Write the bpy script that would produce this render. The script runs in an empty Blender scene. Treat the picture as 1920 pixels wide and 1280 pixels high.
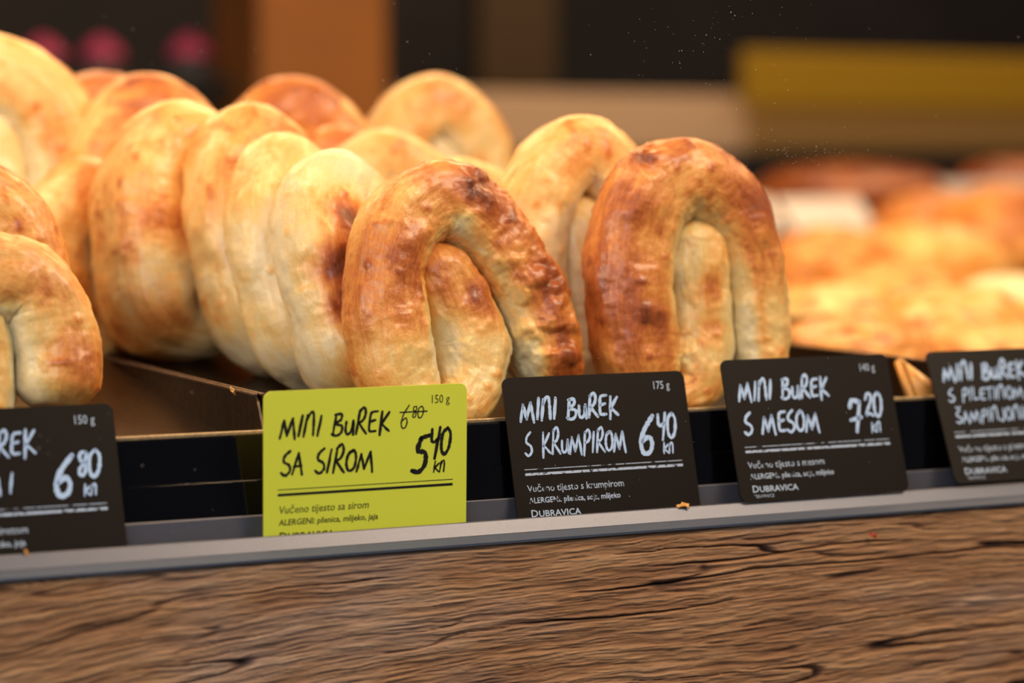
import bpy, bmesh, math, random
import numpy as np
from mathutils import Vector, Matrix, Euler
R = math.radians
S = bpy.context.scene
C = S.collection

# ------------------------------------------------------------------ camera
F = 4533.0
YAW, PITCH = R(26.3), math.atan((640 - 315) / 4533)
D0 = 1.20
FWD = Vector((math.sin(YAW) * math.cos(PITCH), math.cos(YAW) * math.cos(PITCH), -math.sin(PITCH)))
EYE = Vector((-D0 * FWD.x, -D0 * FWD.y, 0.135))
cam = bpy.data.cameras.new('camera'); co = bpy.data.objects.new('camera', cam); C.objects.link(co)
cam.sensor_width = 36; cam.lens = 85.0; cam.clip_start = .05; cam.clip_end = 60
co.location = EYE; co.rotation_euler = (R(90) - PITCH, 0, -YAW)
cam.dof.use_dof = True; cam.dof.focus_distance = 1.215; cam.dof.aperture_fstop = 3.6
S.camera = co
RIGHT = Vector((math.cos(YAW), -math.sin(YAW), 0)); UP = RIGHT.cross(FWD)
def at(px, py, Y):
    d = FWD + RIGHT * ((px - 960) / F) + UP * ((640 - py) / F)
    return EYE + d * ((Y - EYE.y) / d.y)

# ------------------------------------------------------------------ light
w = bpy.data.worlds.new('world'); S.world = w; w.use_nodes = True
w.node_tree.nodes['Background'].inputs[0].default_value = (.62, .66, .85, 1)
w.node_tree.nodes['Background'].inputs[1].default_value = .12
def area(name, loc, target, sx, sy, power, col):
    l = bpy.data.lights.new(name, 'AREA'); l.shape = 'RECTANGLE'; l.size = sx; l.size_y = sy
    l.energy = power; l.color = col
    o = bpy.data.objects.new(name, l); C.objects.link(o); o.location = loc
    o.rotation_euler = (Vector(target) - Vector(loc)).to_track_quat('-Z', 'Y').to_euler(); return o
area('case_lamp', (-.05, .07, .50), (0, .10, 0), 1.5, .05, 3.9, (1, .65, .36))
area('left_case_lamp', (-1.0, -.10, .42), (.0, .15, .06), .5, .25, 5.6, (1, .78, .55))
area('rear_case_lamp', (.55, .75, .75), (.50, .70, 0), 2.4, .10, 21, (1, .58, .27))
area('back_fill_light', (1.6, 1.7, 1.5), (1.5, 2.5, .1), 2.2, .3, 26, (1, .68, .38))  # added, unseen fill light that brightens the counter and boards at the back
area('shop_window_daylight', (-1.5, -1.7, 1.0), (0, 0, 0), 1.3, 1.0, 17, (.82, .87, 1))
area('shop_ceiling_light', (.9, -1.0, 1.3), (.1, 0, 0), .7, .5, 19, (1, .80, .58))
S.view_settings.view_transform = 'Standard'; S.view_settings.look = 'None'
S.view_settings.exposure = 0.0; S.view_settings.gamma = 1; S.view_settings.use_curve_mapping = False

# ------------------------------------------------------------------ helpers
def meta(o, label=None, cat=None, group=None, kind=None):
    if label: o['label'] = label
    if cat: o['category'] = cat
    if group: o['group'] = group
    if kind: o['kind'] = kind
    return o
def empty(name, loc, label, cat, group=None, rot=(0, 0, 0)):
    o = bpy.data.objects.new(name, None); C.objects.link(o); o.location = loc; o.rotation_euler = rot
    o.empty_display_size = .02
    return meta(o, label, cat, group)
def mesh_obj(name, verts, faces, m, parent=None, smooth=False, loc=None):
    me = bpy.data.meshes.new(name)
    if isinstance(verts, np.ndarray): verts = verts.tolist()
    me.from_pydata(verts, [], faces if isinstance(faces, list) else faces.tolist()); me.update()
    if smooth: me.polygons.foreach_set('use_smooth', [True] * len(me.polygons))
    if m: me.materials.append(m)
    o = bpy.data.objects.new(name, me); C.objects.link(o)
    if parent: o.parent = parent
    if loc is not None: o.location = loc
    return o
def bm_obj(name, bm, m, parent=None, smooth=False, loc=None):
    me = bpy.data.meshes.new(name); bm.to_mesh(me); bm.free()
    if smooth: me.polygons.foreach_set('use_smooth', [True] * len(me.polygons))
    me.materials.append(m)
    o = bpy.data.objects.new(name, me); C.objects.link(o)
    if parent: o.parent = parent
    if loc is not None: o.location = loc
    return o
def box(bm, x0, x1, y0, y1, z0, z1, bev=0):
    r = bmesh.ops.create_cube(bm, size=1)
    for v in r['verts']:
        v.co = Vector((x0 + (v.co.x + .5) * (x1 - x0), y0 + (v.co.y + .5) * (y1 - y0), z0 + (v.co.z + .5) * (z1 - z0)))
    if bev:
        es = list({e for v in r['verts'] for e in v.link_edges})
        bmesh.ops.bevel(bm, geom=es, offset=bev, segments=2, affect='EDGES', profile=.5)
def box_obj(name, b, m, parent=None, bev=0):
    bm = bmesh.new(); box(bm, *b, bev); return bm_obj(name, bm, m, parent)
def prism_x(name, prof, x0, x1, m, parent=None):
    n = len(prof)
    vs = [(x0, y, z) for y, z in prof] + [(x1, y, z) for y, z in prof]
    fs = [[i, (i + 1) % n, (i + 1) % n + n, i + n] for i in range(n)] + [list(range(n))[::-1], list(range(n, 2 * n))]
    return mesh_obj(name, vs, fs, m, parent)

# vectorised value noise
def _h(i, j, k, s):
    n = (i * 73856093) ^ (j * 19349663) ^ (k * 83492791) ^ (s * 2654435761 & 0x7fffffff)
    n = (n ^ (n >> 13)) * 1274126177 & 0xffffffff
    n = (n ^ (n >> 16)) * 2246822519 & 0xffffffff
    return ((n ^ (n >> 15)) & 0xffffff) / 16777215.0
def noise(p, seed=0):
    i = np.floor(p).astype(np.int64); f = p - i; f = f * f * f * (f * (f * 6 - 15) + 10)
    o = 0
    for a in (0, 1):
        for b in (0, 1):
            for c in (0, 1):
                wt = (f[:, 0] if a else 1 - f[:, 0]) * (f[:, 1] if b else 1 - f[:, 1]) * (f[:, 2] if c else 1 - f[:, 2])
                o = o + wt * _h(i[:, 0] + a, i[:, 1] + b, i[:, 2] + c, seed)
    return o * 2 - 1
def fbm(p, seed=0, oct=3, gain=.5):
    t = 0; a = 1; s = 0
    for k in range(oct):
        t = t + a * noise(p * (2.03 ** k), seed + k * 17); s += a; a *= gain
    return t / s
def sstep(x, a, b):
    t = np.clip((x - a) / (b - a), 0, 1); return t * t * (3 - 2 * t)

# ------------------------------------------------------------------ materials
def nt(name):
    m = bpy.data.materials.new(name); m.use_nodes = True
    return m, m.node_tree.nodes, m.node_tree.links, m.node_tree.nodes['Principled BSDF']
def simple(name, col, rough=.5, metal=0, bump=0, bscale=300, var=0, coat=0, spec=.5):
    m, N, L, P = nt(name)
    P.inputs['Base Color'].default_value = (*col, 1); P.inputs['Roughness'].default_value = rough
    P.inputs['Metallic'].default_value = metal; P.inputs['Coat Weight'].default_value = coat
    P.inputs['Specular IOR Level'].default_value = spec
    tc = N.new('ShaderNodeTexCoord')
    nz = N.new('ShaderNodeTexNoise'); nz.inputs['Scale'].default_value = bscale; nz.inputs['Detail'].default_value = 4
    L.new(tc.outputs['Object'], nz.inputs['Vector'])
    if bump:
        b = N.new('ShaderNodeBump'); b.inputs['Strength'].default_value = bump; b.inputs['Distance'].default_value = .0006
        L.new(nz.outputs['Fac'], b.inputs['Height']); L.new(b.outputs['Normal'], P.inputs['Normal'])
    if var:
        r = N.new('ShaderNodeValToRGB'); e = r.color_ramp.elements
        e[0].position = .35; e[1].position = .7
        e[0].color = (*[c * (1 - var) for c in col], 1); e[1].color = (*[min(1, c * (1 + var)) for c in col], 1)
        L.new(nz.outputs['Fac'], r.inputs['Fac']); L.new(r.outputs['Color'], P.inputs['Base Color'])
    return m
M = {}
M['alu'] = simple('anodised_aluminium', (.165, .17, .205), .42, .5, .04, 900, .05)
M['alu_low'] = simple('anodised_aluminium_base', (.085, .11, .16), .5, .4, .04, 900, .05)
M['panel'] = simple('black_gloss_panel', (.002, .002, .003), .10, 0, 0, 50, spec=.35)
M['tray'] = simple('baked_steel_tray', (.040, .022, .012), .30, .6, .25, 260, .5)
M['rim'] = simple('worn_tray_rim', (.26, .19, .14), .35, .8, .8, 900, .7)
M['lip'] = simple('tray_lip_edge', (.55, .40, .22), .4, .5, .2, 600, .2)
M['tag_black'] = simple('tag_black_plastic', (.009, .006, .004), .42, 0, .03, 1500, spec=.2)
M['tag_yellow'] = simple('tag_yellow_plastic', (.60, .68, .05), .42, 0, .02, 1500)
M['tag_yellow'].node_tree.nodes['Principled BSDF'].inputs['Base Color'].default_value = (.78, .86, .07, 1)
M['ink'] = simple('black_marker', (.008, .007, .006), .5)
M['flake'] = simple('pastry_flake', (.75, .38, .10), .4, 0, .5, 500, .3)
M['redflake'] = simple('red_flake', (.45, .05, .02), .5, 0, .5, 500)
M['dust'] = simple('dust', (.62, .55, .45), .8)
M['wall'] = simple('dark_back_wall', (.012, .008, .006), .7, 0, 0, 3, .5)
M['post'] = simple('brown_post', (.36, .125, .015), .6, 0, 0, 6, .15)
M['deck'] = simple('dark_case_deck', (.03, .022, .018), .5)

def chalk(name, col, under, scale, thr):
    m, N, L, P = nt(name); P.inputs['Roughness'].default_value = .7
    tc = N.new('ShaderNodeTexCoord'); nz = N.new('ShaderNodeTexNoise'); nz.inputs['Scale'].default_value = scale
    nz.inputs['Detail'].default_value = 3; nz.inputs['Roughness'].default_value = .7
    r = N.new('ShaderNodeValToRGB'); r.color_ramp.elements[0].position = thr; r.color_ramp.elements[1].position = thr + .06
    r.color_ramp.elements[0].color = (*under, 1); r.color_ramp.elements[1].color = (*col, 1)
    L.new(tc.outputs['Object'], nz.inputs['Vector']); L.new(nz.outputs['Fac'], r.inputs['Fac'])
    L.new(r.outputs['Color'], P.inputs['Base Color']); return m
M['chalk'] = chalk('white_marker', (.48, .68, 1.0), (.10, .10, .12), 1500, .32)
M['print'] = chalk('worn_white_print', (.46, .58, .76), (.018, .014, .012), 260, .41)
M['print_ok'] = chalk('white_print', (.46, .58, .76), (.018, .014, .012), 500, .30)
M['inkprint'] = chalk('worn_dark_print', (.07, .07, .01), (.45, .50, .04), 300, .30)

def pastry_mat(name, stops, bump=1.0, rough=.36):
    m, N, L, P = nt(name)
    P.inputs['Roughness'].default_value = rough
    P.inputs['Subsurface Weight'].default_value = .22
    P.inputs['Subsurface Radius'].default_value = (.006, .003, .001)
    P.inputs['Subsurface Scale'].default_value = 1
    P.inputs['Specular IOR Level'].default_value = .5; P.inputs['Coat Weight'].default_value = .35; P.inputs['Coat Roughness'].default_value = .22
    ab = N.new('ShaderNodeAttribute'); ab.attribute_name = 'brown'
    tc = N.new('ShaderNodeTexCoord')
    def nz(scale, det, ro=.6, src=None, dist=0):
        n = N.new('ShaderNodeTexNoise'); n.inputs['Scale'].default_value = scale; n.inputs['Detail'].default_value = det
        n.inputs['Roughness'].default_value = ro; n.inputs['Distortion'].default_value = dist
        L.new(src or tc.outputs['Object'], n.inputs['Vector']); return n
    def mth(op, a, b, c=None):
        n = N.new('ShaderNodeMath'); n.operation = op
        for i, v in enumerate((a, b, c)):
            if v is None: continue
            if hasattr(v, 'links') or hasattr(v, 'is_linked'): L.new(v, n.inputs[i])
            else: n.inputs[i].default_value = v
        return n.outputs[0]
    st = N.new('ShaderNodeAttribute'); st.attribute_name = 'grain'
    n1 = nz(70, 5, .65, dist=.6); n2 = nz(420, 4, .6); n3 = nz(1, 5, .6, st.outputs['Vector'], .4)
    f = mth('MULTIPLY_ADD', mth('SUBTRACT', n1.outputs['Fac'], .5), .50, ab.outputs['Fac'])
    f = mth('MULTIPLY_ADD', mth('SUBTRACT', n2.outputs['Fac'], .5), .22, f)
    f = mth('MULTIPLY_ADD', mth('SUBTRACT', n3.outputs['Fac'], .5), .34, f)
    r = N.new('ShaderNodeValToRGB'); cr = r.color_ramp
    while len(cr.elements) < len(stops): cr.elements.new(.5)
    for e, (p, c) in zip(cr.elements, stops): e.position = p; e.color = (*c, 1)
    L.new(f, r.inputs['Fac']); L.new(r.outputs['Color'], P.inputs['Base Color'])
    h = mth('MULTIPLY_ADD', n3.outputs['Fac'], 1.1, n2.outputs['Fac'])
    vo = N.new('ShaderNodeTexVoronoi'); vo.inputs['Scale'].default_value = 190; L.new(tc.outputs['Object'], vo.inputs['Vector'])
    h = mth('MULTIPLY_ADD', vo.outputs['Distance'], -.35, h)
    b = N.new('ShaderNodeBump'); b.inputs['Strength'].default_value = .5 * bump; b.inputs['Distance'].default_value = .0008
    L.new(h, b.inputs['Height']); L.new(b.outputs['Normal'], P.inputs['Normal'])
    rr = mth('MULTIPLY_ADD', n1.outputs['Fac'], .35, rough - .16); L.new(rr, P.inputs['Roughness'])
    return m
STOPS = [(.0, (.88, .76, .46)), (.20, (.88, .64, .25)), (.40, (.88, .46, .12)), (.58, (.70, .25, .05)), (.76, (.44, .11, .022)), (1.0, (.16, .035, .01))]
M['pastry'] = pastry_mat('baked_dough', STOPS)
M['pizza'] = pastry_mat('cheese_pizza', [(.0, (.92, .66, .26)), (.35, (.90, .42, .08)), (.6, (.70, .26, .05)), (.85, (.45, .10, .02)), (1, (.3, .05, .01))], .6)

# ------------------------------------------------------------------ burek
def catmull(P, n):
    P = np.array(P, float); Q = np.vstack([2 * P[0] - P[1], P, 2 * P[-1] - P[-2]]); out = []
    for i in range(1, len(Q) - 2):
        t = np.linspace(0, 1, 24, endpoint=False)[:, None]
        a, b, c, d = Q[i - 1], Q[i], Q[i + 1], Q[i + 2]
        out.append(.5 * (2 * b + (c - a) * t + (2 * a - 5 * b + 4 * c - d) * t ** 2 + (3 * b - a - 3 * c + d) * t ** 3))
    out.append(P[-1:]); out = np.vstack(out)
    l = np.r_[0, np.cumsum(np.linalg.norm(np.diff(out[:, :2], axis=0), axis=1))]
    s = np.linspace(0, l[-1], n)
    return np.stack([np.interp(s, l, out[:, k]) for k in range(out.shape[1])], 1), s
def default_path(W, H, r, inner=.70, off=0.0):
    a = W / 2 - r; t = H - r
    # x, z, half width, half thickness
    return [(a * 1.0, r * .9, r * .80, r * .8), (a * 1.02, H * .22, r, r), (a * 1.0, H * .48, r, r), (a * .80, H * .70, r * 1.02, r * 1.02), (a * .36, t * .965, r * 1.05, r * 1.05),
            (-a * .12, t, r * 1.05, r * 1.05), (-a * .62, t * .88, r * 1.03, r * 1.05), (-a * .93, H * .62, r, r), (-a * 1.02, H * .38, r, r), (-a * .98, H * .2, r, r),
            (-a * .58, r * .64, r * .64, r * .8), (-a * .12 + off, H * .13, r * .80, r * .86), (off, H * .34, r * 1.0, r * .92), (off, H * inner * .78, r * .92, r * .88), (off, H * inner, r * .62, r * .62)]
def burek(name, base, W, H, r, yaw, lean, label, seed, bake=.4, blobs=(), inner=.62, off=0, path=None, roll=0, lod=1, lump=1.0, squash=1.0, group='bureks standing in the trays', flank=.0, innerbake=-.12, flaky=()):
    n = int(230 * lod); k = int(72 * lod)
    pts, s = catmull(path or default_path(W, H, r, inner, off), n)
    L = s[-1]
    px, pz, hw, ht = pts.T
    endf = np.sqrt(np.clip(1 - (1 - np.clip(np.minimum(s, L - s) / .016, 0, 1)) ** 2, 0.0, 1)) * .98 + .02
    tx = np.gradient(px, s); tz = np.gradient(pz, s); l = np.hypot(tx, tz); tx /= l; tz /= l
    nx, nz_ = -tz, tx            # in-plane normal
    ph = np.linspace(0, 2 * np.pi, k, endpoint=False)
    ce, se = np.cos(ph), np.sin(ph)
    ex = .82
    ca = np.sign(ce) * np.abs(ce) ** ex; sa = np.sign(se) * np.abs(se) ** ex
    A = (hw * endf)[:, None] * ca; B = (ht * endf)[:, None] * sa * squash
    fr = s / L
    rec = (.20 * r) * sstep(fr, .72, .84)       # the inner arm lies a little lower
    X = px[:, None] + A * nx[:, None]; Z = pz[:, None] + A * nz_[:, None]; Y = B + rec[:, None]
    V = np.stack([X, Y, Z], -1).reshape(-1, 3)
    Nn = np.stack([ca * nx[:, None], np.broadcast_to(sa, A.shape), ca * nz_[:, None]], -1).reshape(-1, 3)
    Nn /= np.linalg.norm(Nn, axis=1)[:, None] + 1e-9
    SS = np.repeat(s, k); PH = np.tile(ph, n)
    cyl = np.stack([SS, np.cos(PH) * r, np.sin(PH) * r], -1)
    # lumps, wrinkles running along and across the roll, flaky layer edges, blisters
    d = lump * .0021 * fbm(V * 34, seed, 2)
    d += .0007 * fbm(cyl * np.array([40, 190, 190]), seed + 3, 3)
    d += .0004 * np.abs(fbm(cyl * np.array([260, 60, 60]), seed + 5, 2)) * sstep(noise(V * 30, seed + 6), 0, .5)
    t = fbm(cyl * np.array([70, 95, 95]), seed + 9, 3)
    for lv in (-.18, .10, .34): d += .00045 * sstep(t, lv, lv + .02)
    bl = noise(V * 150, seed + 21); d += .0008 * sstep(bl, .55, .95)
    for fx, fz, fr_ in flaky:
        q = np.exp(-((V[:, 0] - fx) ** 2 + (V[:, 2] - fz) ** 2) / fr_ ** 2) * sstep(-V[:, 1], -.004, .006)
        t2 = fbm(V * 120, seed + 77, 3)
        for lv in (-.2, 0, .2): d += .0011 * q * sstep(t2, lv, lv + .03)
    d += .00025 * fbm(V * 420, seed + 30, 2)
    tw = np.clip(np.repeat(endf, k), 0, 1)
    V = V + Nn * (d * tw)[:, None]
    # oven colour of the crust
    out = ca * 1.0
    side = np.abs(np.tile(ca, n)) ** 2
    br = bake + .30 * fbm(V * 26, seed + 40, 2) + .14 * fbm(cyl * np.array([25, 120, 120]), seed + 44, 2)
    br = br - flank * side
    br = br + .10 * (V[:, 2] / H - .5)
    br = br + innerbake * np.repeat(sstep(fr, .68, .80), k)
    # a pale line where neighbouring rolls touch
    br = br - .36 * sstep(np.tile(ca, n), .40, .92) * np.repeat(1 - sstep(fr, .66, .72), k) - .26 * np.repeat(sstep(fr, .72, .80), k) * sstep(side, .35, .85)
    br += .22 * sstep(bl, .45, .9) * .8
    for (bx, bz, rad, amp, *sd) in blobs:
        q = ((V[:, 0] - bx) ** 2 + (V[:, 2] - bz) ** 2) / rad ** 2
        wgt = np.exp(-q)
        if sd: wgt = wgt * sstep(V[:, 1] * sd[0], -.006, .010)
        br = br + amp * wgt
    idx = np.arange(n * k).reshape(n, k)
    a = idx[:-1]; b = idx[1:]
    Fq = np.stack([a, np.roll(a, -1, 1), np.roll(b, -1, 1), b], -1).reshape(-1, 4).tolist()
    Fq += [idx[0][::-1].tolist(), idx[-1].tolist()]
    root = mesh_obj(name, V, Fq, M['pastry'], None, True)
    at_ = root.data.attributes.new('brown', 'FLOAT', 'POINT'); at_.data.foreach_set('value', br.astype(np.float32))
    g = (cyl * np.array([90, 620, 620])).astype(np.float32)
    ag = root.data.attributes.new('grain', 'FLOAT_VECTOR', 'POINT'); ag.data.foreach_set('vector', g.ravel())
    root.location = base
    # lean back about the foot, then turn about the vertical
    root.rotation_euler = (Matrix.Rotation(R(yaw), 3, 'Z') @ Matrix.Rotation(R(-lean), 3, 'X') @ Matrix.Rotation(R(roll), 3, 'Y')).to_euler()
    meta(root, label, 'pastry', group)
    return root

def bx(px, Y): return at(px, 640, Y).x
def floor_z(Y): return max(0.0, (Y - .06) * .13)

# ------------------------------------------------------------------ room behind the case
def frame_box(px0, px1, py0, py1, Y, th):
    a = at(px0, py1, Y); b = at(px1, py0, Y)
    return (a.x, b.x, Y, Y + th, a.z, b.z)
meta(box_obj('wall_back', (-1.2, 4.5, 3.6, 3.7, -.9, 2.2), M['wall']), kind='structure')
meta(box_obj('floor', (-1.5, 4.5, -.05, 3.6, -.92, -.90), M['deck']), kind='structure')

# ------------------------------------------------------------------ wooden ledge
def wood_mat():
    m, N, L, P = nt('weathered_oak')
    a = N.new('ShaderNodeAttribute'); a.attribute_name = 'grain'
    h = N.new('ShaderNodeAttribute'); h.attribute_name = 'height'
    def nz(sx, sy, sc, det, ro=.6, dist=0):
        mp = N.new('ShaderNodeMapping'); mp.inputs['Scale'].default_value = (sx, 1, sy)
        L.new(a.outputs['Vector'], mp.inputs['Vector'])
        n = N.new('ShaderNodeTexNoise'); n.inputs['Scale'].default_value = sc; n.inputs['Detail'].default_value = det
        n.inputs['Roughness'].default_value = ro; n.inputs['Distortion'].default_value = dist
        L.new(mp.outputs[0], n.inputs['Vector']); return n
    n1 = nz(10, 90, 1, 5, .6, .3); n2 = nz(70, 1100, 1, 6, .7, .2); n3 = nz(5, 14, 1, 3)
    mx = N.new('ShaderNodeMath'); mx.operation = 'MULTIPLY_ADD'; mx.inputs[1].default_value = .55
    L.new(n1.outputs['Fac'], mx.inputs[0])
    m2 = N.new('ShaderNodeMath'); m2.operation = 'MULTIPLY_ADD'; m2.inputs[1].default_value = .50; L.new(n2.outputs['Fac'], m2.inputs[0])
    m3 = N.new('ShaderNodeMath'); m3.operation = 'MULTIPLY_ADD'; m3.inputs[1].default_value = 110; m3.inputs[2].default_value = 0
    L.new(h.outputs['Fac'], m3.inputs[0]); L.new(m3.outputs[0], m2.inputs[2]); L.new(m2.outputs[0], mx.inputs[2])
    r = N.new('ShaderNodeValToRGB'); cr = r.color_ramp
    st = [(.12, (.035, .016, .010)), (.27, (.15, .068, .032)), (.44, (.31, .150, .066)), (.58, (.45, .245, .115)), (.82, (.60, .40, .22))]
    while len(cr.elements) < len(st): cr.elements.new(.5)
    for e, (p, c) in zip(cr.elements, st): e.position = p; e.color = (*c, 1)
    L.new(mx.outputs[0], r.inputs['Fac'])
    mix = N.new('ShaderNodeMix'); mix.data_type = 'RGBA'; mix.blend_type = 'MIX'
    rr = N.new('ShaderNodeValToRGB'); rr.color_ramp.elements[0].position = .5; rr.color_ramp.elements[1].position = .72
    rr.color_ramp.elements[1].color = (.6, .6, .6, 1); L.new(n3.outputs['Fac'], rr.inputs['Fac']); L.new(rr.outputs['Color'], mix.inputs['Factor'])
    L.new(r.outputs['Color'], mix.inputs['A'])
    hs = N.new('ShaderNodeHueSaturation'); hs.inputs['Saturation'].default_value = .45; hs.inputs['Value'].default_value = .95
    L.new(r.outputs['Color'], hs.inputs['Color']); L.new(hs.outputs['Color'], mix.inputs['B'])
    L.new(mix.outputs['Result'], P.inputs['Base Color'])
    P.inputs['Roughness'].default_value = .62; P.inputs['Specular IOR Level'].default_value = .35
    b = N.new('ShaderNodeBump'); b.inputs['Strength'].default_value = .8; b.inputs['Distance'].default_value = .0008
    L.new(n2.outputs['Fac'], b.inputs['Height']); L.new(b.outputs['Normal'], P.inputs['Normal'])
    return m
def wood():
    x = np.linspace(-.34, .42, 1150); z = np.linspace(-.0505, -.165, 250)
    X, Z = np.meshgrid(x, z); X = X.ravel(); Z = Z.ravel()
    # grain sweeps upwards at the left end and runs straight to the right
    t = (X + .30) / .30
    wv = Z - .030 * np.clip(t, 0, 1.15) ** .8 * np.exp(-((Z + .135) / .09) ** 2) * 1.1 - .002 * np.sin(X * 17 + Z * 30)
    wv = wv + .0009 * noise(np.stack([X * 20, 0 * X, Z * 50], 1), 3) + .0006 * noise(np.stack([X * 80, 0 * X, Z * 220], 1), 4)
    G = np.stack([X, 0 * X, wv], 1)
    h = .0008 * fbm(G * np.array([24, 1, 330]), 11, 3)
    h += .0009 * fbm(G * np.array([60, 1, 900]), 15, 3, .6)
    c = noise(G * np.array([3.0, 1, 95]), 23)
    crack = np.exp(-(c / .028) ** 2) * sstep(noise(G * np.array([9, 1, 22]), 31), .02, .40)
    c2 = noise(G * np.array([14, 1, 190]), 37)
    crack2 = np.exp(-(c2 / .10) ** 2) * sstep(noise(G * np.array([20, 1, 50]), 41), .10, .5)
    def line(cx, a, b, zz):   # one long split
        return np.exp(-((wv - zz - .0015 * np.sin((X - cx) * 40)) / .00055) ** 2) * sstep(X, a, a + .05) * (1 - sstep(X, b - .05, b))
    long_ = line(.1, .02, .45, -.0995) + line(0, .06, .26, -.088) + line(.1, -.02, .14, -.118)
    hh = h - .0034 * crack - .0015 * crack2 - .0036 * np.clip(long_, 0, 1)
    top = sstep(Z, -.0535, -.0505)
    Yv = -.006 - hh + .002 * top
    V = np.stack([X, Yv, Z], 1)
    nx_, nz_ = len(x), len(z)
    idx = np.arange(nx_ * nz_).reshape(nz_, nx_)
    Q = np.stack([idx[:-1, :-1], idx[1:, :-1], idx[1:, 1:], idx[:-1, 1:]], -1).reshape(-1, 4)
    # close the beam behind the carved face
    n0 = len(V); b = np.array([[x[0], .05, z[0]], [x[-1], .05, z[0]], [x[-1], .05, z[-1]], [x[0], .05, z[-1]]])
    V = np.vstack([V, b]); Fq = Q.tolist()
    Fq += [idx[0].tolist() + [n0 + 1, n0], idx[-1][::-1].tolist() + [n0 + 3, n0 + 2], idx[:, 0][::-1].tolist() + [n0, n0 + 3], idx[:, -1].tolist() + [n0 + 2, n0 + 1], [n0, n0 + 1, n0 + 2, n0 + 3]]
    o = mesh_obj('wooden_ledge', V, Fq, wood_mat(), None, True)
    a = o.data.attributes.new('grain', 'FLOAT_VECTOR', 'POINT')
    G = np.vstack([G, b]); a.data.foreach_set('vector', G.astype(np.float32).ravel())
    a = o.data.attributes.new('height', 'FLOAT', 'POINT'); a.data.foreach_set('value', np.r_[hh, 0, 0, 0, 0].astype(np.float32))
    meta(o, 'weathered brown oak beam with deep grain and long splits, under the price tag rail', 'beam')
wood()

# ------------------------------------------------------------------ rail, panel, deck
rail = empty('price_tag_rail', (0, 0, -.05), 'long grey aluminium rail holding the price tags above the wooden beam', 'rail')
def rel(o, p): o.parent = p; o.matrix_parent_inverse = Matrix.Translation(-Vector(p.location)); return o
rel(prism_x('rail_front_lip', [(0, -.0400), (.0008, -.0396), (.0014, -.0400), (.0014, -.0462), (-.0030, -.0462), (-.0034, -.0460)], -.36, .46, M['alu']), rail)
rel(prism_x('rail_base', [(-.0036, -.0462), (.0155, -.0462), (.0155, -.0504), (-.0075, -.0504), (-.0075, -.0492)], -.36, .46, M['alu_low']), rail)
rel(prism_x('rail_back_flange', [(.0120, -.0462), (.0120, -.0314), (.0126, -.0309), (.0136, -.0309), (.0136, -.0462)], -.36, .46, M['alu']), rail)
pn = prism_x('front_panel', [(.0150, -.0462), (.0150, -.0300), (.0178, -.0150), (.0186, -.0146), (.0222, .0060), (.0226, .0070), (.0250, .0070), (.0250, -.0462)], -.36, .50, M['panel'])
meta(pn, 'glossy black panel running behind the price tags and below the trays', 'panel')
meta(box_obj('case_deck', (-.5, 2.9, .026, 1.88, -.012, -.004), M['deck'], None, .001), 'dark deck of the display case under the baking trays', 'deck')

def tray(x0, x1, y0, y1, zt, label, slope=True):
    t = empty('baking_tray', ((x0 + x1) / 2, y0, -.003), label, 'tray', 'steel baking trays behind the black panel')
    th = .0012
    za, zb = (-.001, floor_z(y1) - .004) if slope else (-.001, -.001)
    vs = [(x0 + th, y0, -.0035), (x1 - th, y0, -.0035), (x1 - th, y0 + .04, -.0035), (x0 + th, y0 + .04, -.0035), (x0 + th, y1, zb - .0025), (x1 - th, y1, zb - .0025)]
    vs += [(a, b, c + .0015) for a, b, c in vs]
    fs = [[3, 2, 1, 0], [3, 4, 5, 2], [6, 7, 8, 9], [9, 8, 11, 10], [0, 1, 7, 6], [4, 10, 11, 5], [0, 6, 9, 3], [3, 9, 10, 4], [1, 2, 8, 7], [2, 5, 11, 8]]
    rel(mesh_obj('tray_floor', vs, fs, M['tray']), t)
    for s, x in ((0, x0), (1, x1 - th)):
        w_ = rel(mesh_obj('side_wall', [(x + dx, y, z) for dx in (0, th) for y, z in ((y0, -.003), (y0, .0075), (y0 + .008, zt - .003), (y0 + .012, zt), (y1, zt), (y1, -.003))],
                 [[0, 1, 2, 3, 4, 5], [11, 10, 9, 8, 7, 6]] + [[i, i + 6, (i + 1) % 6 + 6, (i + 1) % 6] for i in range(6)], M['tray']), t)
        bm = bmesh.new(); box(bm, x - .0006, x + th + .0006, y0 + .012, y1, zt - .0006, zt + .0007, .0004)
        r_ = bm_obj('rolled_rim', bm, M['rim']); r_.parent = w_
    rel(box_obj('front_lip', (x0, x1, y0 - .001, y0 + th, -.003, .0085), M['lip'], None, .0004), t)
    rel(box_obj('rear_wall', (x0, x1, y1 - th, y1, -.003, max(zt, zb + .004)), M['tray']), t)
    return t
tray(-.540, -.1205, .0265, .40, .0245, 'brown steel tray at the left, holding the bureks behind the cropped black tag')
tray(-.1180, .2980, .0265, .47, .0245, 'brown steel middle tray full of standing bureks behind the yellow tag')
tray(.3005, .716, .0265, .47, .0225, 'brown steel tray at the right behind the blurred right-hand black tag', False)

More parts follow.
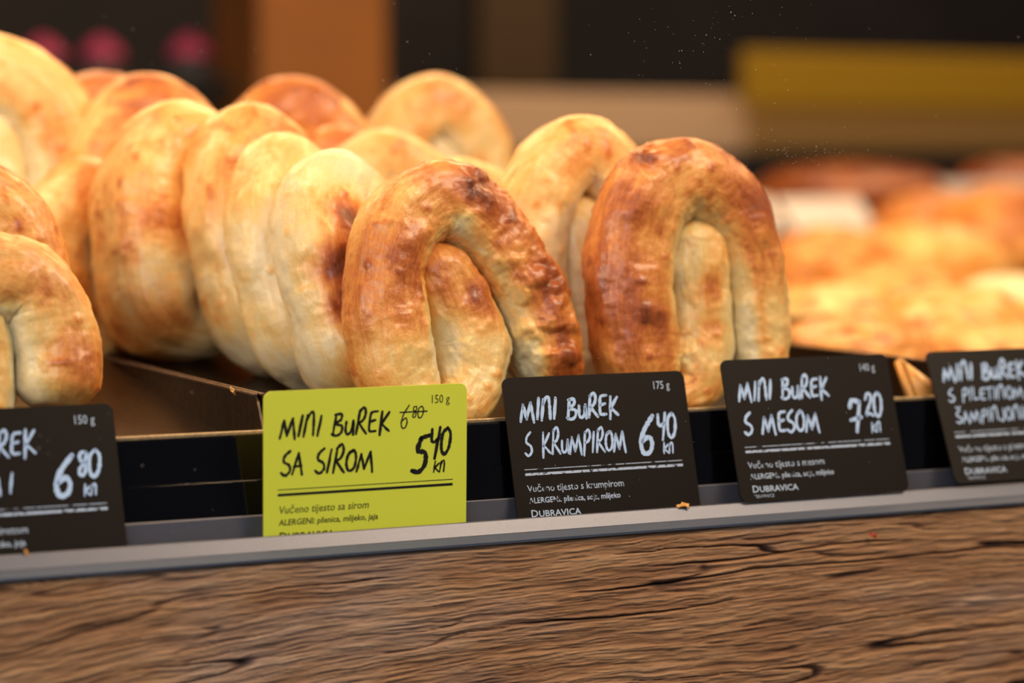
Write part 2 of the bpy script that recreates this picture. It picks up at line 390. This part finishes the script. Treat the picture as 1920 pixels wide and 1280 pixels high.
# ------------------------------------------------------------------ lettering
GL = {  # strokes in a box 1 high; 'c' = curved
 'M': (.60, [('l', [(.0, .0), (.10, .78)]), ('l', [(.10, .78), (.24, .10)]), ('l', [(.24, .12), (.40, .86)]), ('l', [(.40, .86), (.52, -.06)])]),
 'I': (.20, [('l', [(.05, .04), (.13, .98)])]),
 'N': (.46, [('l', [(.02, .0), (.10, 1.0)]), ('c', [(.08, .75), (.20, 1.08), (.30, 1.10), (.34, .70), (.36, .05)])]),
 'B': (.44, [('l', [(.06, .0), (.12, .95)]), ('c', [(.08, .92), (.30, .95), (.30, .70), (.12, .52), (.36, .40), (.34, .10), (.18, -.02), (.02, .06)])]),
 'U': (.40, [('c', [(.06, .62), (.06, .20), (.14, .04), (.26, .18), (.31, .62)]), ('l', [(.31, .66), (.34, .0)])]),
 'R': (.42, [('l', [(.05, .0), (.12, 1.05)]), ('c', [(.10, 1.0), (.26, 1.18), (.33, .92), (.26, .62), (.10, .48)]), ('l', [(.12, .48), (.40, .0)])]),
 'E': (.38, [('c', [(.34, .96), (.12, .90), (.08, .50), (.10, .12), (.32, .10)]), ('l', [(.10, .52), (.28, .58)])]),
 'K': (.46, [('l', [(.10, -.10), (.12, 1.0)]), ('l', [(.38, .96), (.12, .40)]), ('l', [(.14, .42), (.42, .08)])]),
 'S': (.36, [('c', [(.26, 1.0), (.10, .80), (.08, .56), (.26, .40), (.30, .16), (.16, -.02), (.02, .10)])]),
 'A': (.40, [('l', [(.02, .0), (.18, .88)]), ('l', [(.18, .88), (.34, -.04)]), ('l', [(.06, .32), (.30, .34)])]),
 'O': (.40, [('c', [(.26, .92), (.08, .74), (.04, .32), (.14, .02), (.30, .14), (.34, .56), (.26, .92), (.10, .84)])]),
 'P': (.36, [('l', [(.04, -.14), (.10, .88)]), ('c', [(.10, .84), (.26, .98), (.32, .70), (.22, .46), (.10, .42)])]),
 'L': (.34, [('l', [(.08, .98), (.06, .06)]), ('l', [(.06, .06), (.30, .10)])]),
 'T': (.36, [('l', [(.18, .98), (.16, .0)]), ('l', [(.02, .92), (.36, .98)])]),
 'J': (.32, [('c', [(.24, .98), (.24, .30), (.14, -.02), (.0, .16)])]),
 'Š': (.36, [('c', [(.26, .96), (.10, .80), (.08, .56), (.26, .40), (.30, .16), (.16, -.02), (.02, .10)]), ('l', [(.08, 1.25), (.18, 1.10)]), ('l', [(.18, 1.10), (.30, 1.25)])]),
 '0': (.44, [('c', [(.24, 1.0), (.06, .76), (.06, .22), (.20, .0), (.36, .26), (.38, .76), (.24, 1.0)])]),
 '2': (.40, [('c', [(.04, .72), (.14, .98), (.30, .90), (.28, .62), (.10, .24), (.06, .04)]), ('c', [(.06, .04), (.20, .12), (.38, .02)])]),
 '4': (.42, [('c', [(.04, .96), (.06, .56), (.18, .50), (.32, .62)]), ('l', [(.36, 1.02), (.24, -.10)])]),
 '5': (.44, [('l', [(.38, 1.0), (.18, .94)]), ('c', [(.18, .94), (.12, .60), (.32, .52), (.34, .20), (.20, .0), (.02, .04)])]),
 '6': (.44, [('c', [(.40, 1.0), (.14, .62), (.04, .26), (.12, .0), (.30, .04), (.36, .28), (.26, .44), (.08, .32)])]),
 '7': (.44, [('c', [(.04, .76), (.10, .96), (.22, .96), (.36, .90)]), ('l', [(.36, .92), (.22, .0)]), ('l', [(.06, .36), (.38, .44)])]),
 '8': (.36, [('c', [(.28, .92), (.10, .88), (.10, .62), (.26, .50), (.26, .14), (.12, .04), (.08, .26), (.22, .52), (.30, .76), (.28, .92)])]),
 'k': (.44, [('l', [(.08, .0), (.12, .98)]), ('l', [(.40, .80), (.14, .40)]), ('l', [(.14, .42), (.40, .04)])]),
 'n': (.40, [('l', [(.04, .0), (.10, .9)]), ('c', [(.08, .6), (.22, .98), (.32, .80), (.32, .02)])]),
 ' ': (.34, []),
}
def ribbon(vs, fs, pts, wd, z, rnd):
    pts = [Vector((p[0], p[1])) for p in pts]
    n = len(pts)
    Lp = []; 
    for i in range(n):
        a = pts[max(0, i - 1)]; b = pts[min(n - 1, i + 1)]; t = (b - a).normalized(); nn = Vector((-t.y, t.x))
        ww = wd * .5 * (1 + .22 * rnd.uniform(-1, 1)) * (.80 if i in (0, n - 1) else 1)
        Lp.append((pts[i] + nn * ww, pts[i] - nn * ww))
    b0 = len(vs)
    for a, b in Lp: vs += [(a.x, a.y, z), (b.x, b.y, z)]
    for i in range(n - 1): fs.append([b0 + 2 * i, b0 + 2 * i + 1, b0 + 2 * i + 3, b0 + 2 * i + 2])
    for q in (0, n - 1):
        c = len(vs); rad = wd * .44
        for k in range(8): vs.append((pts[q].x + rad * math.cos(k * math.pi / 4), pts[q].y + rad * math.sin(k * math.pi / 4), z))
        fs.append(list(range(c, c + 8)))
def hand(text, u, v, hgt, wd, xs=1.0, slope=0.0, slant=.10, seed=1, total=None):
    """strokes with the foot of the line at (u, v) mm from the tag's top left corner"""
    rnd = random.Random(seed); vs = []; fs = []
    if total:
        tw = sum(GL[c][0] for c in text) * hgt; xs = total / tw
    x = 0
    for c in text:
        wd_, st = GL[c]; jy = rnd.uniform(-.03, .03); sc = rnd.uniform(.94, 1.06)
        for kind, p in st:
            q = [((x + a * xs * hgt + slant * b * hgt), (b * sc + jy) * hgt) for a, b in p]
            if kind == 'c': q = [tuple(r) for r in catmull([(a, b) for a, b in q], 5 * len(q))[0]]
            else: q = [(q[0][0] + (q[1][0] - q[0][0]) * t + rnd.uniform(-.08, .08), q[0][1] + (q[1][1] - q[0][1]) * t) for t in (0, .25, .5, .75, 1)]
            q = [((u + a) / 1000, (-v + b + slope * a) / 1000) for a, b in q]
            ribbon(vs, fs, q, wd / 1000, .00008, rnd)
        x += wd_ * xs * hgt
    return vs, fs
def printed(text, u, v, size, shear=0, sx=1.0, off=0.0):
    c = bpy.data.curves.new('print', 'FONT'); c.body = text; c.size = size / 1000; c.shear = shear; c.offset = off / 1000; c.resolution_u = 2
    o = bpy.data.objects.new('print', c); C.objects.link(o)
    me = bpy.data.meshes.new_from_object(o); bpy.data.objects.remove(o); bpy.data.curves.remove(c)
    vs = [(p.co.x * sx + u / 1000, p.co.y - v / 1000, .00008) for p in me.vertices]; fs = [list(p.vertices) for p in me.polygons]
    bpy.data.meshes.remove(me); return vs, fs
def rect(u0, u1, v0, v1):
    return [(u0 / 1000, -v1 / 1000, .00008), (u1 / 1000, -v1 / 1000, .00008), (u1 / 1000, -v0 / 1000, .00008), (u0 / 1000, -v0 / 1000, .00008)], [[0, 1, 2, 3]]
def join(*parts):
    V = []; Fc = []
    for vs, fs in parts:
        b = len(V); V += list(vs); Fc += [[i + b for i in f] for f in fs]
    return V, Fc
TW, TH = .1065, .0765
def tag(x_left, z_top, y_bot, dy, label, dark, parts, yaw=0, group='price tags in the rail'):
    """tag card: local x right, local y up, origin at the top left corner; leans back by dy over its height"""
    a = math.asin(dy / TH); zb = z_top - TH * math.cos(a)
    bm = bmesh.new(); rc = .0042; prof = []
    for cx, cy, a0 in ((TW - rc, -rc, 0), (rc, -rc, 90), (rc, -TH + rc, 180), (TW - rc, -TH + rc, 270)):
        for k in range(7): an = R(a0 + 15 * k); prof.append((cx + rc * math.cos(an), cy + rc * math.sin(an)))
    top = [bm.verts.new((x, y, 0)) for x, y in prof]; bot = [bm.verts.new((x, y, -.0009)) for x, y in prof]; n = len(prof)
    bm.faces.new(top); bm.faces.new(bot[::-1])
    for i in range(n): bm.faces.new((top[i], bot[i], bot[(i + 1) % n], top[(i + 1) % n]))
    o = bm_obj('price_tag', bm, M['tag_black' if dark else 'tag_yellow'])
    o.location = (x_left, y_bot + dy, z_top); o.rotation_euler = (R(90) - a, 0, R(yaw))
    meta(o, label, 'price tag', group)
    for nm, mt, geo in parts: mesh_obj(nm, geo[0], geo[1], M[mt], o)
    return o
def common(dark, gram, l2, l2w, price, small, desc, alerg, desc_w=1, hide_price=False, third=None, k=1.0, seed=1):
    ink = 'chalk' if dark else 'ink'; wd = 1.65 if dark else 1.40
    P_ = [('weight_print', 'print_ok' if dark else 'ink', printed(gram, 86.5, 9.2, 6.0, 0, .80, 0)),
          ('hand_lettering', ink, join(hand('MINI BUREK', 8.0, 22.5 if not third else 17.5, 10.8 if not third else 9.5, wd, slope=0, seed=seed, total=57), hand(l2, 8.2, 40.5 if not third else 29.5, 11.2 if not third else 7.5, wd * (.8 if len(l2) > 9 else 1) * (.8 if third else 1), seed=seed + 2, total=l2w), *( [third] if third else [])))]
    if price: P_.append(('price', ink, join(hand(price[0], 74.5 if price[0] != '5' else 76.5, 42.5, 18.5, 2.5, seed=seed + 4, total=9.0), hand(price[1:], 86, 34.5 if price[1] != '4' else 35.0, 13.0, 1.7, seed=seed + 5, total=11.5), hand('kn', 88.0, 43.3, 5.6, .95, seed=seed + 6, total=6.6))))
    P_.append(('ruled_lines', 'print' if dark else 'ink', join(rect(7, 99, 47.2, 47.6), rect(7, 99, 49.2, 50.5))))
    P_.append(('description_print', 'print' if dark else 'inkprint', join(printed(desc, 7.3, 58.9, 5.2, .18 if not dark else 0, .93 * desc_w, .03), printed(alerg, 7.5, 64.6, 4.1, .15 if not dark else 0, .95, .07))))
    P_.append(('shop_name', 'print_ok' if dark else 'ink', join(printed('D', 7.6, 71.6, 5.2, 0, 1.1, .08), printed('UBRAVICA', 12.0, 71.6, 4.5, 0, 1.12, .08))))
    if dark: P_.append(('footer_print', 'print', printed('PEKARNICE', 8.2, 74.6, 2.4, 0, 1)))
    return P_
yp = common(False, '150 g', 'SA SIROM', 49, '540', 'kn', 'Vučeno tijesto sa sirom', 'ALERGENI: pšenica, mlijeko, jaja', seed=3)
yp.append(('struck_price', 'ink', join(hand('6', 70.5, 20.5, 10.5, .75, seed=8, total=4.2), hand('80', 76.5, 16.0, 6.2, .65, seed=9, total=6.5), rect(70.2, 85.2, 12.6, 13.3))))
tag(-.1300, .0292, .0040, -.0015, 'yellow-green price tag reading mini burek sa sirom with a struck-out price', False, yp)
tag(.0058, .0288, .0040, .0200, 'black price tag reading mini burek s krumpirom, just right of the yellow tag', True, common(True, '175 g', 'S KRUMPIROM', 59, '640', 'kn', 'Vučeno tijesto s krumpirom', 'ALERGENI: pšenica, soja, mlijeko', seed=21))
tag(.1330, .0336, -.0018, .0230, 'black price tag reading mini burek s mesom, yellow crumb near its lower corner', True, common(True, '140 g', 'S MESOM', 48, '720', 'kn', 'Vučeno tijesto s mesom', 'ALERGENI: pšenica, soja, mlijeko', seed=33))
tag(.2700, .0330, -.0022, .0300, 'blurred black price tag cut by the right edge of the photo', True,
    common(True, '140 g', 'S PILETINOM I', 60, None, 'kn', 'Vučeno tijesto s piletinom', 'ALERGENI: pšenica, soja, mlijeko', third=hand('ŠAMPINJONIMA', 10, 42.0, 7.5, 1.0, seed=50, total=60), seed=45))
lp = common(True, '150 g', 'S ŠPINATOM I', 0, '680', 'kn', 'Vučeno tijesto sa špinatom', 'ALERGENI: pšenica, mlijeko, jaja', seed=57)
lp[1] = ('hand_lettering', 'chalk', join(hand('MINI BUREK', 8.0, 23.0, 11.5, 1.4, seed=58, total=60), hand('SA SPINATOM I', 8.0, 40.0, 9.5, 1.4, seed=59, total=47.5)))
tag(-.3030, .0245, .0040, .0235, 'blurred black price tag cut by the left edge, below the large left burek', True, lp)

# ------------------------------------------------------------------ bureks
def put(px, Y, W, H, r, yaw, lean, label, seed, **kw):
    zz = kw.pop('z', None)
    return burek('burek', (bx(px, Y), Y, (floor_z(Y) if zz is None else zz) - .0005), W, H, r, yaw, lean, label, seed, **kw)
# middle tray, front
FRONT = [(.054, .014, .015, .015), (.054, .040, .0185, .019), (.043, .074, .0185, .0195), (.024, .106, .020, .020), (.0, .1215, .0205, .020), (-.022, .112, .020, .020), (-.037, .086, .0195, .0195),
         (-.039, .055, .0205, .0195), (-.036, .030, .0205, .019), (-.022, .0105, .012, .017), (-.001, .016, .0155, .0175), (.010, .042, .0205, .0185), (.004, .066, .0195, .018), (-.005, .088, .0155, .016), (-.009, .101, .010, .012)]
SIDE = [(.043, .012, .013, .018), (.0445, .045, .0165, .019), (.0415, .085, .0178, .020), (.029, .117, .0200, .020), (.004, .131, .0215, .0205), (-.020, .121, .0225, .0205), (-.0335, .092, .0235, .0205),
        (-.036, .055, .0230, .0205), (-.033, .026, .0205, .020), (-.020, .0105, .0125, .016), (.000, .015, .0130, .016), (.009, .040, .0178, .0175), (.0095, .072, .0178, .0175), (.0095, .098, .0165, .016), (.007, .113, .011, .012)]
put(872, .060, .110, .140, .0195, 4, 13, 'golden burek leaning behind the yellow tag with flaky browned right arm', 5, bake=.50, flaky=[(.045, .075, .028), (.052, .035, .02), (.02, .125, .018)], roll=0, path=FRONT,
    blobs=[(.010, .128, .016, .42, -1), (.045, .075, .020, .28, -1), (.056, .03, .02, .30, -1), (-.028, .095, .012, .20, -1), (.008, .065, .012, .28, -1), (.004, .106, .007, -.35, -1), (.026, .085, .008, -.3, -1), (.032, .068, .007, -.25, -1), (-.036, .03, .016, -.2, -1), (.03, .1, .012, .2, -1)], lod=1.35)
put(1303, .060, .119, .153, .0205, 2, 8, 'deep brown arched burek behind the krumpirom and mesom tags, rightmost of all', 11, bake=.55, path=SIDE, flaky=[(-.012, .035, .010), (-.03, .14, .012)],
    blobs=[(-.050, .07, .03, .24), (.052, .05, .03, -.22, -1), (.0, .12, .014, .12, -1), (.008, .07, .009, .35, -1), (.010, .045, .009, .3, -1), (-.03, .05, .014, .15, -1), (-.014, .04, .007, .3, -1), (-.030, .142, .007, .35)], innerbake=-.28, lod=1.35)
put(1122, .118, .118, .158, .0205, 4, 10, 'pale cream burek standing between the two front bureks', 17, bake=.13, inner=.74, blobs=[(0, .14, .02, .22), (-.03, .05, .01, .2)], innerbake=-.12)
# middle tray, file behind the front burek
put(735, .118, .100, .142, .0215, 30, 20, 'second burek of the middle file with a red-brown streak down its edge', 23, bake=.22, blobs=[(-.022, .10, .014, .75, -1), (-.036, .075, .013, .95, -1), (-.040, .05, .012, .9, -1), (-.038, .025, .012, .7, -1)], squash=1.05, flank=.14)
put(640, .165, .100, .146, .0205, 28, 20, 'pale third burek of the middle file, narrow and white-flanked', 29, bake=.20, flank=.1, squash=1.0)
put(565, .215, .104, .160, .0215, 20, 20, 'fourth burek of the middle file, a tall golden arch', 31, bake=.30, blobs=[(.01, .13, .02, .2)])
put(385, .265, .112, .150, .0275, 10, 16, 'large fifth burek with a browned rounded foot above the tray wall', 37, bake=.30, squash=1.2, blobs=[(-.03, .07, .02, .25), (-.04, .02, .02, .3)])
put(195, .315, .104, .124, .0235, 10, 14, 'smooth orange burek low down between the fifth burek and the left ones', 41, z=.018, bake=.36)
# rear files of the middle tray
put(905, .215, .100, .122, .019, 0, 16, 'small pale burek peeping out left of the pale cream one', 43, bake=.26)
put(745, .300, .125, .130, .020, -4, 14, 'golden burek just visible above the front burek', 47, bake=.34)
put(830, .420, .120, .152, .022, 0, 8, 'large blurred orange-yellow burek rising behind the front file', 53, bake=.26, inner=.82)
put(565, .400, .125, .152, .022, -6, 12, 'blurred reddish burek behind the tops of the middle file', 59, bake=.54)
put(655, .350, .100, .126, .020, -6, 12, 'lower red-brown burek in front of the blurred reddish one', 60, bake=.56)
put(300, .370, .110, .155, .024, -4, 14, 'blurred orange burek behind the large fifth one', 61, bake=.42)
put(205, .450, .120, .150, .024, -8, 14, 'blurred red-orange burek at the upper left', 67, bake=.54)
# left tray
put(-42, .060, .120, .108, .0205, -2, 14, 'front left burek with a pale crease, cut by the left edge', 71, bake=.38, inner=.8, blobs=[(.045, .08, .02, .15), (.05, .04, .02, .25)], lod=1.2)
put(-60, .180, .112, .128, .0195, -6, 12, 'orange burek behind the front left one, mostly hidden', 73, bake=.42)
put(-8, .410, .150, .176, .027, -6, 12, 'tallest burek at the upper left with a grey crease', 79, bake=.22, inner=.84, z=.045)

# ------------------------------------------------------------------ blurred pastries further back
def lump(name, loc, sx, sy, sz, seed, mat, label, cat, bake=.4, amp=.12, group=None, rot=0, spots=0, flat=.35):
    n, k = 60, 90
    th = np.linspace(.001, math.pi - .001, n); ph = np.linspace(0, 2 * math.pi, k, endpoint=False)
    T, P = np.meshgrid(th, ph, indexing='ij')
    D = np.stack([np.sin(T) * np.cos(P), np.sin(T) * np.sin(P), np.cos(T)], -1).reshape(-1, 3)
    q = np.sign(D) * np.abs(D) ** .85
    rr = 1 + amp * fbm(D * 2.2, seed, 3) + amp * .4 * fbm(D * 7, seed + 5, 2)
    V = q * rr[:, None]; V[:, 2] = np.where(V[:, 2] < -flat, -flat - (V[:, 2] + flat) * .05, V[:, 2])
    V = V * np.array([sx, sy, sz]); V[:, 2] -= V[:, 2].min()
    br = bake + .3 * fbm(D * 3, seed + 9, 2)
    if spots: br += .5 * sstep(noise(D * spots, seed + 13), .45, .7)
    idx = np.arange(n * k).reshape(n, k); a = idx[:-1]; b = idx[1:]
    Fq = np.stack([a, b, np.roll(b, -1, 1), np.roll(a, -1, 1)], -1).reshape(-1, 4).tolist() + [idx[0].tolist(), idx[-1][::-1].tolist()]
    o = mesh_obj(name, V, Fq, M[mat], None, True); o.location = loc; o.rotation_euler = (0, 0, R(rot))
    at_ = o.data.attributes.new('brown', 'FLOAT', 'POINT'); at_.data.foreach_set('value', br.astype(np.float32))
    ag = o.data.attributes.new('grain', 'FLOAT_VECTOR', 'POINT'); ag.data.foreach_set('vector', (V * 60).astype(np.float32).ravel())
    return meta(o, label, cat, group)
def lump_at(name, pxc, pyc, Y, wpx, hpx, seed, mat, label, cat, **kw):
    c = at(pxc, pyc + hpx / 2, Y); zd = (c - EYE).dot(FWD); s = zd / F
    return lump(name, c, wpx * s / 2 / .95, wpx * s / 2 / .95 * kw.pop('deep', .8), hpx * s / 1.3, seed, mat, label, cat, **kw)
g = 'filled pastries on the right'
lump_at('filled_pastry', 1560, 500, .86, 260, 130, 3, 'pizza', 'golden filled pastry beside the right edge of the deep brown burek', 'pastry', bake=.50, group=g)
lump_at('filled_pastry', 1740, 505, .92, 330, 160, 5, 'pizza', 'wide golden pastry in the middle of the right pile', 'pastry', bake=.30, group=g)
lump_at('filled_pastry', 1745, 425, 1.10, 220, 120, 7, 'pizza', 'orange pastry below and right of the white card', 'pastry', bake=.58, group=g)
lump_at('filled_pastry', 1890, 430, 1.05, 260, 150, 9, 'pizza', 'orange pastry at the right edge under the grey card', 'pastry', bake=.56, group=g)
lump_at('filled_pastry', 1660, 560, .70, 300, 120, 21, 'pizza', 'orange-gold pastry behind the yellow cheese pizza pieces', 'pastry', bake=.50, group=g)
lump_at('pizza_slice', 1560, 635, .52, 330, 150, 11, 'pizza', 'yellow cheese pizza piece with red spots behind the mesom tag', 'pizza', bake=.26, spots=5, group=g, flat=.6)
lump_at('pizza_slice', 1790, 640, .46, 330, 140, 13, 'pizza', 'yellow cheese pizza piece with few spots between the two right tags', 'pizza', bake=.24, spots=4, group=g, flat=.6)
lump_at('pizza_slice', 1590, 690, .36, 330, 130, 25, 'pizza', 'reddish pizza piece edge showing just over the mesom tag', 'pizza', bake=.42, spots=4, group=g, flat=.6)
lump_at('pizza_slice', 1850, 690, .38, 300, 110, 27, 'pizza', 'yellow pizza piece behind the cropped right-hand tag', 'pizza', bake=.26, spots=4, group=g, flat=.6)
lump_at('round_bun', 1895, 590, .64, 260, 140, 15, 'pastry', 'pale cream round bun at the right edge', 'bun', bake=.0, amp=.05, group=g)
lump_at('bread_loaf', 1600, 350, 1.55, 380, 80, 17, 'pastry', 'dark orange loaf above the white card', 'bread', bake=.74, amp=.07, group='loaves at the back')
lump_at('bread_loaf', 1925, 345, 1.50, 280, 90, 19, 'pastry', 'dark orange loaf behind the grey card at the right edge', 'bread', bake=.74, amp=.07, group='loaves at the back')

# slice lying against the right wall of the middle tray
def slice_():
    a = (.262, .040, .0005); vs = [(.262, .031, .0015), (.293, .031, .0015), (.272, .080, .030), (.292, .080, .004)]
    bm = bmesh.new()
    p = [Vector((.262, .034, .001)), Vector((.2935, .034, .001)), Vector((.262, .050, .027))]
    nrm = (p[1] - p[0]).cross(p[2] - p[0]).normalized() * -.010
    top = [bm.verts.new(v) for v in p]; bot = [bm.verts.new(v + nrm * -1) for v in p]
    bm.faces.new(top); bm.faces.new(bot[::-1])
    for i in range(3): bm.faces.new((top[i], bot[i], bot[(i + 1) % 3], top[(i + 1) % 3]))
    bmesh.ops.bevel(bm, geom=bm.edges[:], offset=.003, segments=3, affect='EDGES')
    bmesh.ops.recalc_face_normals(bm, faces=bm.faces[:])
    o = bm_obj('pastry_slice', bm, M['pastry'], None, True)
    n = len(o.data.vertices); at_ = o.data.attributes.new('brown', 'FLOAT', 'POINT'); at_.data.foreach_set('value', [.46] * n)
    meta(o, 'orange pastry corner showing between the two right tags', 'pastry')
slice_()

# ------------------------------------------------------------------ shelf and things at the back
meta(box_obj('brown_post', frame_box(487, 728, -120, 330, 2.2, .2), M['post'], None, .01), 'wide orange-brown wooden post behind the case', 'post')
M['beige'] = simple('beige_counter', (.62, .42, .26), .6); M['olive'] = simple('olive_strip', (.36, .205, .0), .6)
M['browns'] = simple('brown_shelf', (.34, .20, .06), .6); M['card'] = simple('white_card', (.92, .86, .78), .5); M['gcard'] = simple('grey_card', (.55, .50, .48), .6)
M['amber'] = simple('amber_reflection_board', (.060, .030, .006), .6); M['pink'] = simple('pink_icing', (.50, .05, .14), .5, bump=.3, bscale=60); M['cup'] = simple('grey_paper_cup', (.10, .11, .11), .7)
M['black'] = simple('black_backing', (.006, .004, .004), .6)
def shelf(name, b, mt, label, cat, th=.012): return meta(box_obj(name, b, M[mt], None, .004), label, cat)
shelf('back_counter', frame_box(780, 1400, 178, 285, 2.4, .3), 'beige', 'blurred beige counter behind the upper middle of the case', 'counter')
shelf('olive_board', frame_box(1395, 2150, 112, 200, 2.3, .02), 'olive', 'blurred olive yellow strip across the upper right', 'board')
shelf('brown_shelf', frame_box(1400, 2150, 204, 285, 2.4, .3), 'browns', 'dull brown shelf below the olive strip', 'shelf')
shelf('amber_reflection_board', frame_box(900, 1045, -100, 168, 3.0, .05), 'amber', 'added board imitating a dim amber reflection on the glass, right of the brown post', 'board')  # added board in the shape and colour of an amber glass reflection
shelf('case_rear_wall', (0.1, 3.2, 1.9, 1.92, -.9, .142), 'black', 'black upright rear edge of the display case', 'panel')
for i, (a, b, c, d, Y, mt, lb) in enumerate(((1492, 1648, 372, 432, 1.25, 'card', 'blank-looking white card left of the orange pastries'), (1440, 1484, 370, 438, 1.28, 'card', 'white card partly hidden by the deep brown burek'), (1795, 2000, 338, 392, 1.30, 'gcard', 'greyish card at the right edge above the orange pastry'))):
    f = frame_box(a, b, c, d, Y, .002); o = box_obj('label_card', f, M[mt], None, .0008)
    meta(o, lb, 'card', 'cards among the pastries')
    for v in o.data.vertices: v.co.y += (v.co.z - f[4]) * 1.2
    xm = (f[0] + f[1]) / 2
    box_obj('wire_stem', (xm - .0012, xm + .0012, Y + .002, Y + .0044, -.0045, f[4] + .01), M['rim'], o)
for px, py, lb in ((190, 88, 'blurred pink iced cupcake, left one of the clear pair in the upper left dark'), (355, 84, 'blurred pink iced cupcake left of the brown post'), (80, 88, 'dim dark red cupcake above the tallest burek')):
    Y = 2.4; c = at(px, py, Y); zd = (c - EYE).dot(FWD); s = zd / F; r = 42 * s
    e = empty('cupcake', (c.x, c.y, c.z - 1.4 * r), lb, 'cupcake', 'cupcakes in the dark background')
    bm = bmesh.new()
    prev = None
    rings = [(0.62, .0), (.80, .9)]
    for rad, z in rings:
        cur = [bm.verts.new((r * rad * (1 + .05 * (k % 2)) * math.cos(k * math.pi / 16), r * rad * (1 + .05 * (k % 2)) * math.sin(k * math.pi / 16), z * r)) for k in range(32)]
        if prev: [bm.faces.new((prev[k], prev[(k + 1) % 32], cur[(k + 1) % 32], cur[k])) for k in range(32)]
        else: bm.faces.new(cur[::-1])
        prev = cur
    bm.faces.new(prev); bm_obj('paper_cup', bm, M['cup'], e)
    bm = bmesh.new(); prev = None
    for i in range(13):
        t = i / 12; rad = (1 - t ** 2.2) * 1.0 + .03 * math.sin(t * 22); z = .85 + 1.05 * t
        cur = [bm.verts.new((r * max(.03, rad) * math.cos(k * math.pi / 16), r * max(.03, rad) * math.sin(k * math.pi / 16), z * r)) for k in range(32)]
        if prev: [bm.faces.new((prev[k], prev[(k + 1) % 32], cur[(k + 1) % 32], cur[k])) for k in range(32)]
        else: bm.faces.new(cur[::-1])
        prev = cur
    bm.faces.new(prev); bm_obj('icing', bm, M['pink'], e, True)
zs = at(190, 88, 2.4).z - 1.4 * 42 * ((at(190, 88, 2.4) - EYE).dot(FWD)) / F
shelf('cupcake_shelf', (.0, at(462, 88, 2.4).x, 2.30, 2.50, zs - .022, zs - .0005), 'black', 'black shelf carrying the pink cupcakes', 'shelf')

# ------------------------------------------------------------------ crumbs and dust
def flake(loc, s, mt, label, seed, rot=(0, 0, 0)):
    rnd = random.Random(seed); bm = bmesh.new(); n = 11; rim = []; rimb = []
    for k in range(n):
        a = 2 * math.pi * k / n; r_ = s * rnd.uniform(.55, 1.1)
        p = (r_ * math.cos(a), r_ * .55 * math.sin(a), s * rnd.uniform(-.1, .25)); rim.append(bm.verts.new(p)); rimb.append(bm.verts.new((p[0], p[1], p[2] - s * .14)))
    c = bm.verts.new((0, 0, s * .3)); cb = bm.verts.new((0, 0, -s * .02))
    for k in range(n):
        q = (k + 1) % n; bm.faces.new((rim[k], rim[q], c)); bm.faces.new((rimb[q], rimb[k], cb)); bm.faces.new((rim[k], rimb[k], rimb[q], rim[q]))
    o = bm_obj('pastry_flake', bm, M[mt]); o.location = loc; o.rotation_euler = rot; meta(o, label, 'crumb', 'loose crumbs'); return o
flake(at(1283, 949, 0) + Vector((0, 0, .0005)), .0045, 'flake', 'orange pastry flake lying on the rail lip at the krumpirom tag corner', 1, (R(25), 0, 0))
flake(at(50, 1040, 0) + Vector((0, 0, .0010)), .0022, 'flake', 'small orange flake on the rail lip under the left tag', 2, (R(40), R(60), 0))
flake(at(438, 733, .065), .0028, 'flake', 'pale flake caught on the tray rim left of the yellow tag', 3, (R(70), R(50), 0))
flake(at(1657, 921, .0015), .0036, 'flake', 'yellow crumb stuck on the lower right of the mesom tag', 4, (R(75), 0, 0))
flake(at(1637, 1003, -.0085), .0026, 'redflake', 'tiny red flake on the wooden beam', 5, (R(80), R(30), 0))
m, N, L, P = nt('clear_glass'); N.remove(P)
tr = N.new('ShaderNodeBsdfTransparent'); tr.inputs[0].default_value = (.985, .985, .98, 1)
L.new(tr.outputs[0], N['Material Output'].inputs[0]); M['glass'] = m
gl = box_obj('window_1', (-.40, .52, -.0140, -.0120, -.0504, .42), M['glass']); meta(gl, kind='structure')
rnd = random.Random(77); vs = []; fs = []
def speck(x, z, s, Y=-.0143, e=1.0, a=0):
    b = len(vs)
    for sgn in (0, 1):
        for k in range(5):
            t = 2 * math.pi * k / 5 + rnd.random() * .5; u = s * math.cos(t) * e; v = s * math.sin(t)
            vs.append((x + u * math.cos(a) - v * math.sin(a), Y + sgn * s * .4, z + u * math.sin(a) + v * math.cos(a)))
    fs.append([b, b + 1, b + 2, b + 3, b + 4]); fs.append([b + 9, b + 8, b + 7, b + 6, b + 5])
    for k in range(5): fs.append([b + k, b + 5 + k, b + 5 + (k + 1) % 5, b + (k + 1) % 5])
for i in range(260):
    p = at(rnd.uniform(-40, 1960), rnd.uniform(-20, 1000), -.0143); speck(p.x, p.z, rnd.uniform(.00006, .00018) * (1.8 if rnd.random() < .05 else 1), e=rnd.choice((1, 1, 2.5)), a=rnd.random() * 3)
for i in range(110):
    p = at(rnd.gauss(1350, 110), rnd.gauss(110, 90), -.0143); speck(p.x, p.z, rnd.uniform(.00006, .00018), e=rnd.choice((1, 1, 2.5)), a=rnd.random() * 3)
for i in range(60):
    p = at(rnd.gauss(1500, 60), rnd.gauss(285, 14), -.0143); speck(p.x, p.z, rnd.uniform(.00006, .00013), e=3, a=.3)
dm = mesh_obj('dust_specks', vs, fs, M['dust'], gl); dm['kind'] = 'stuff'
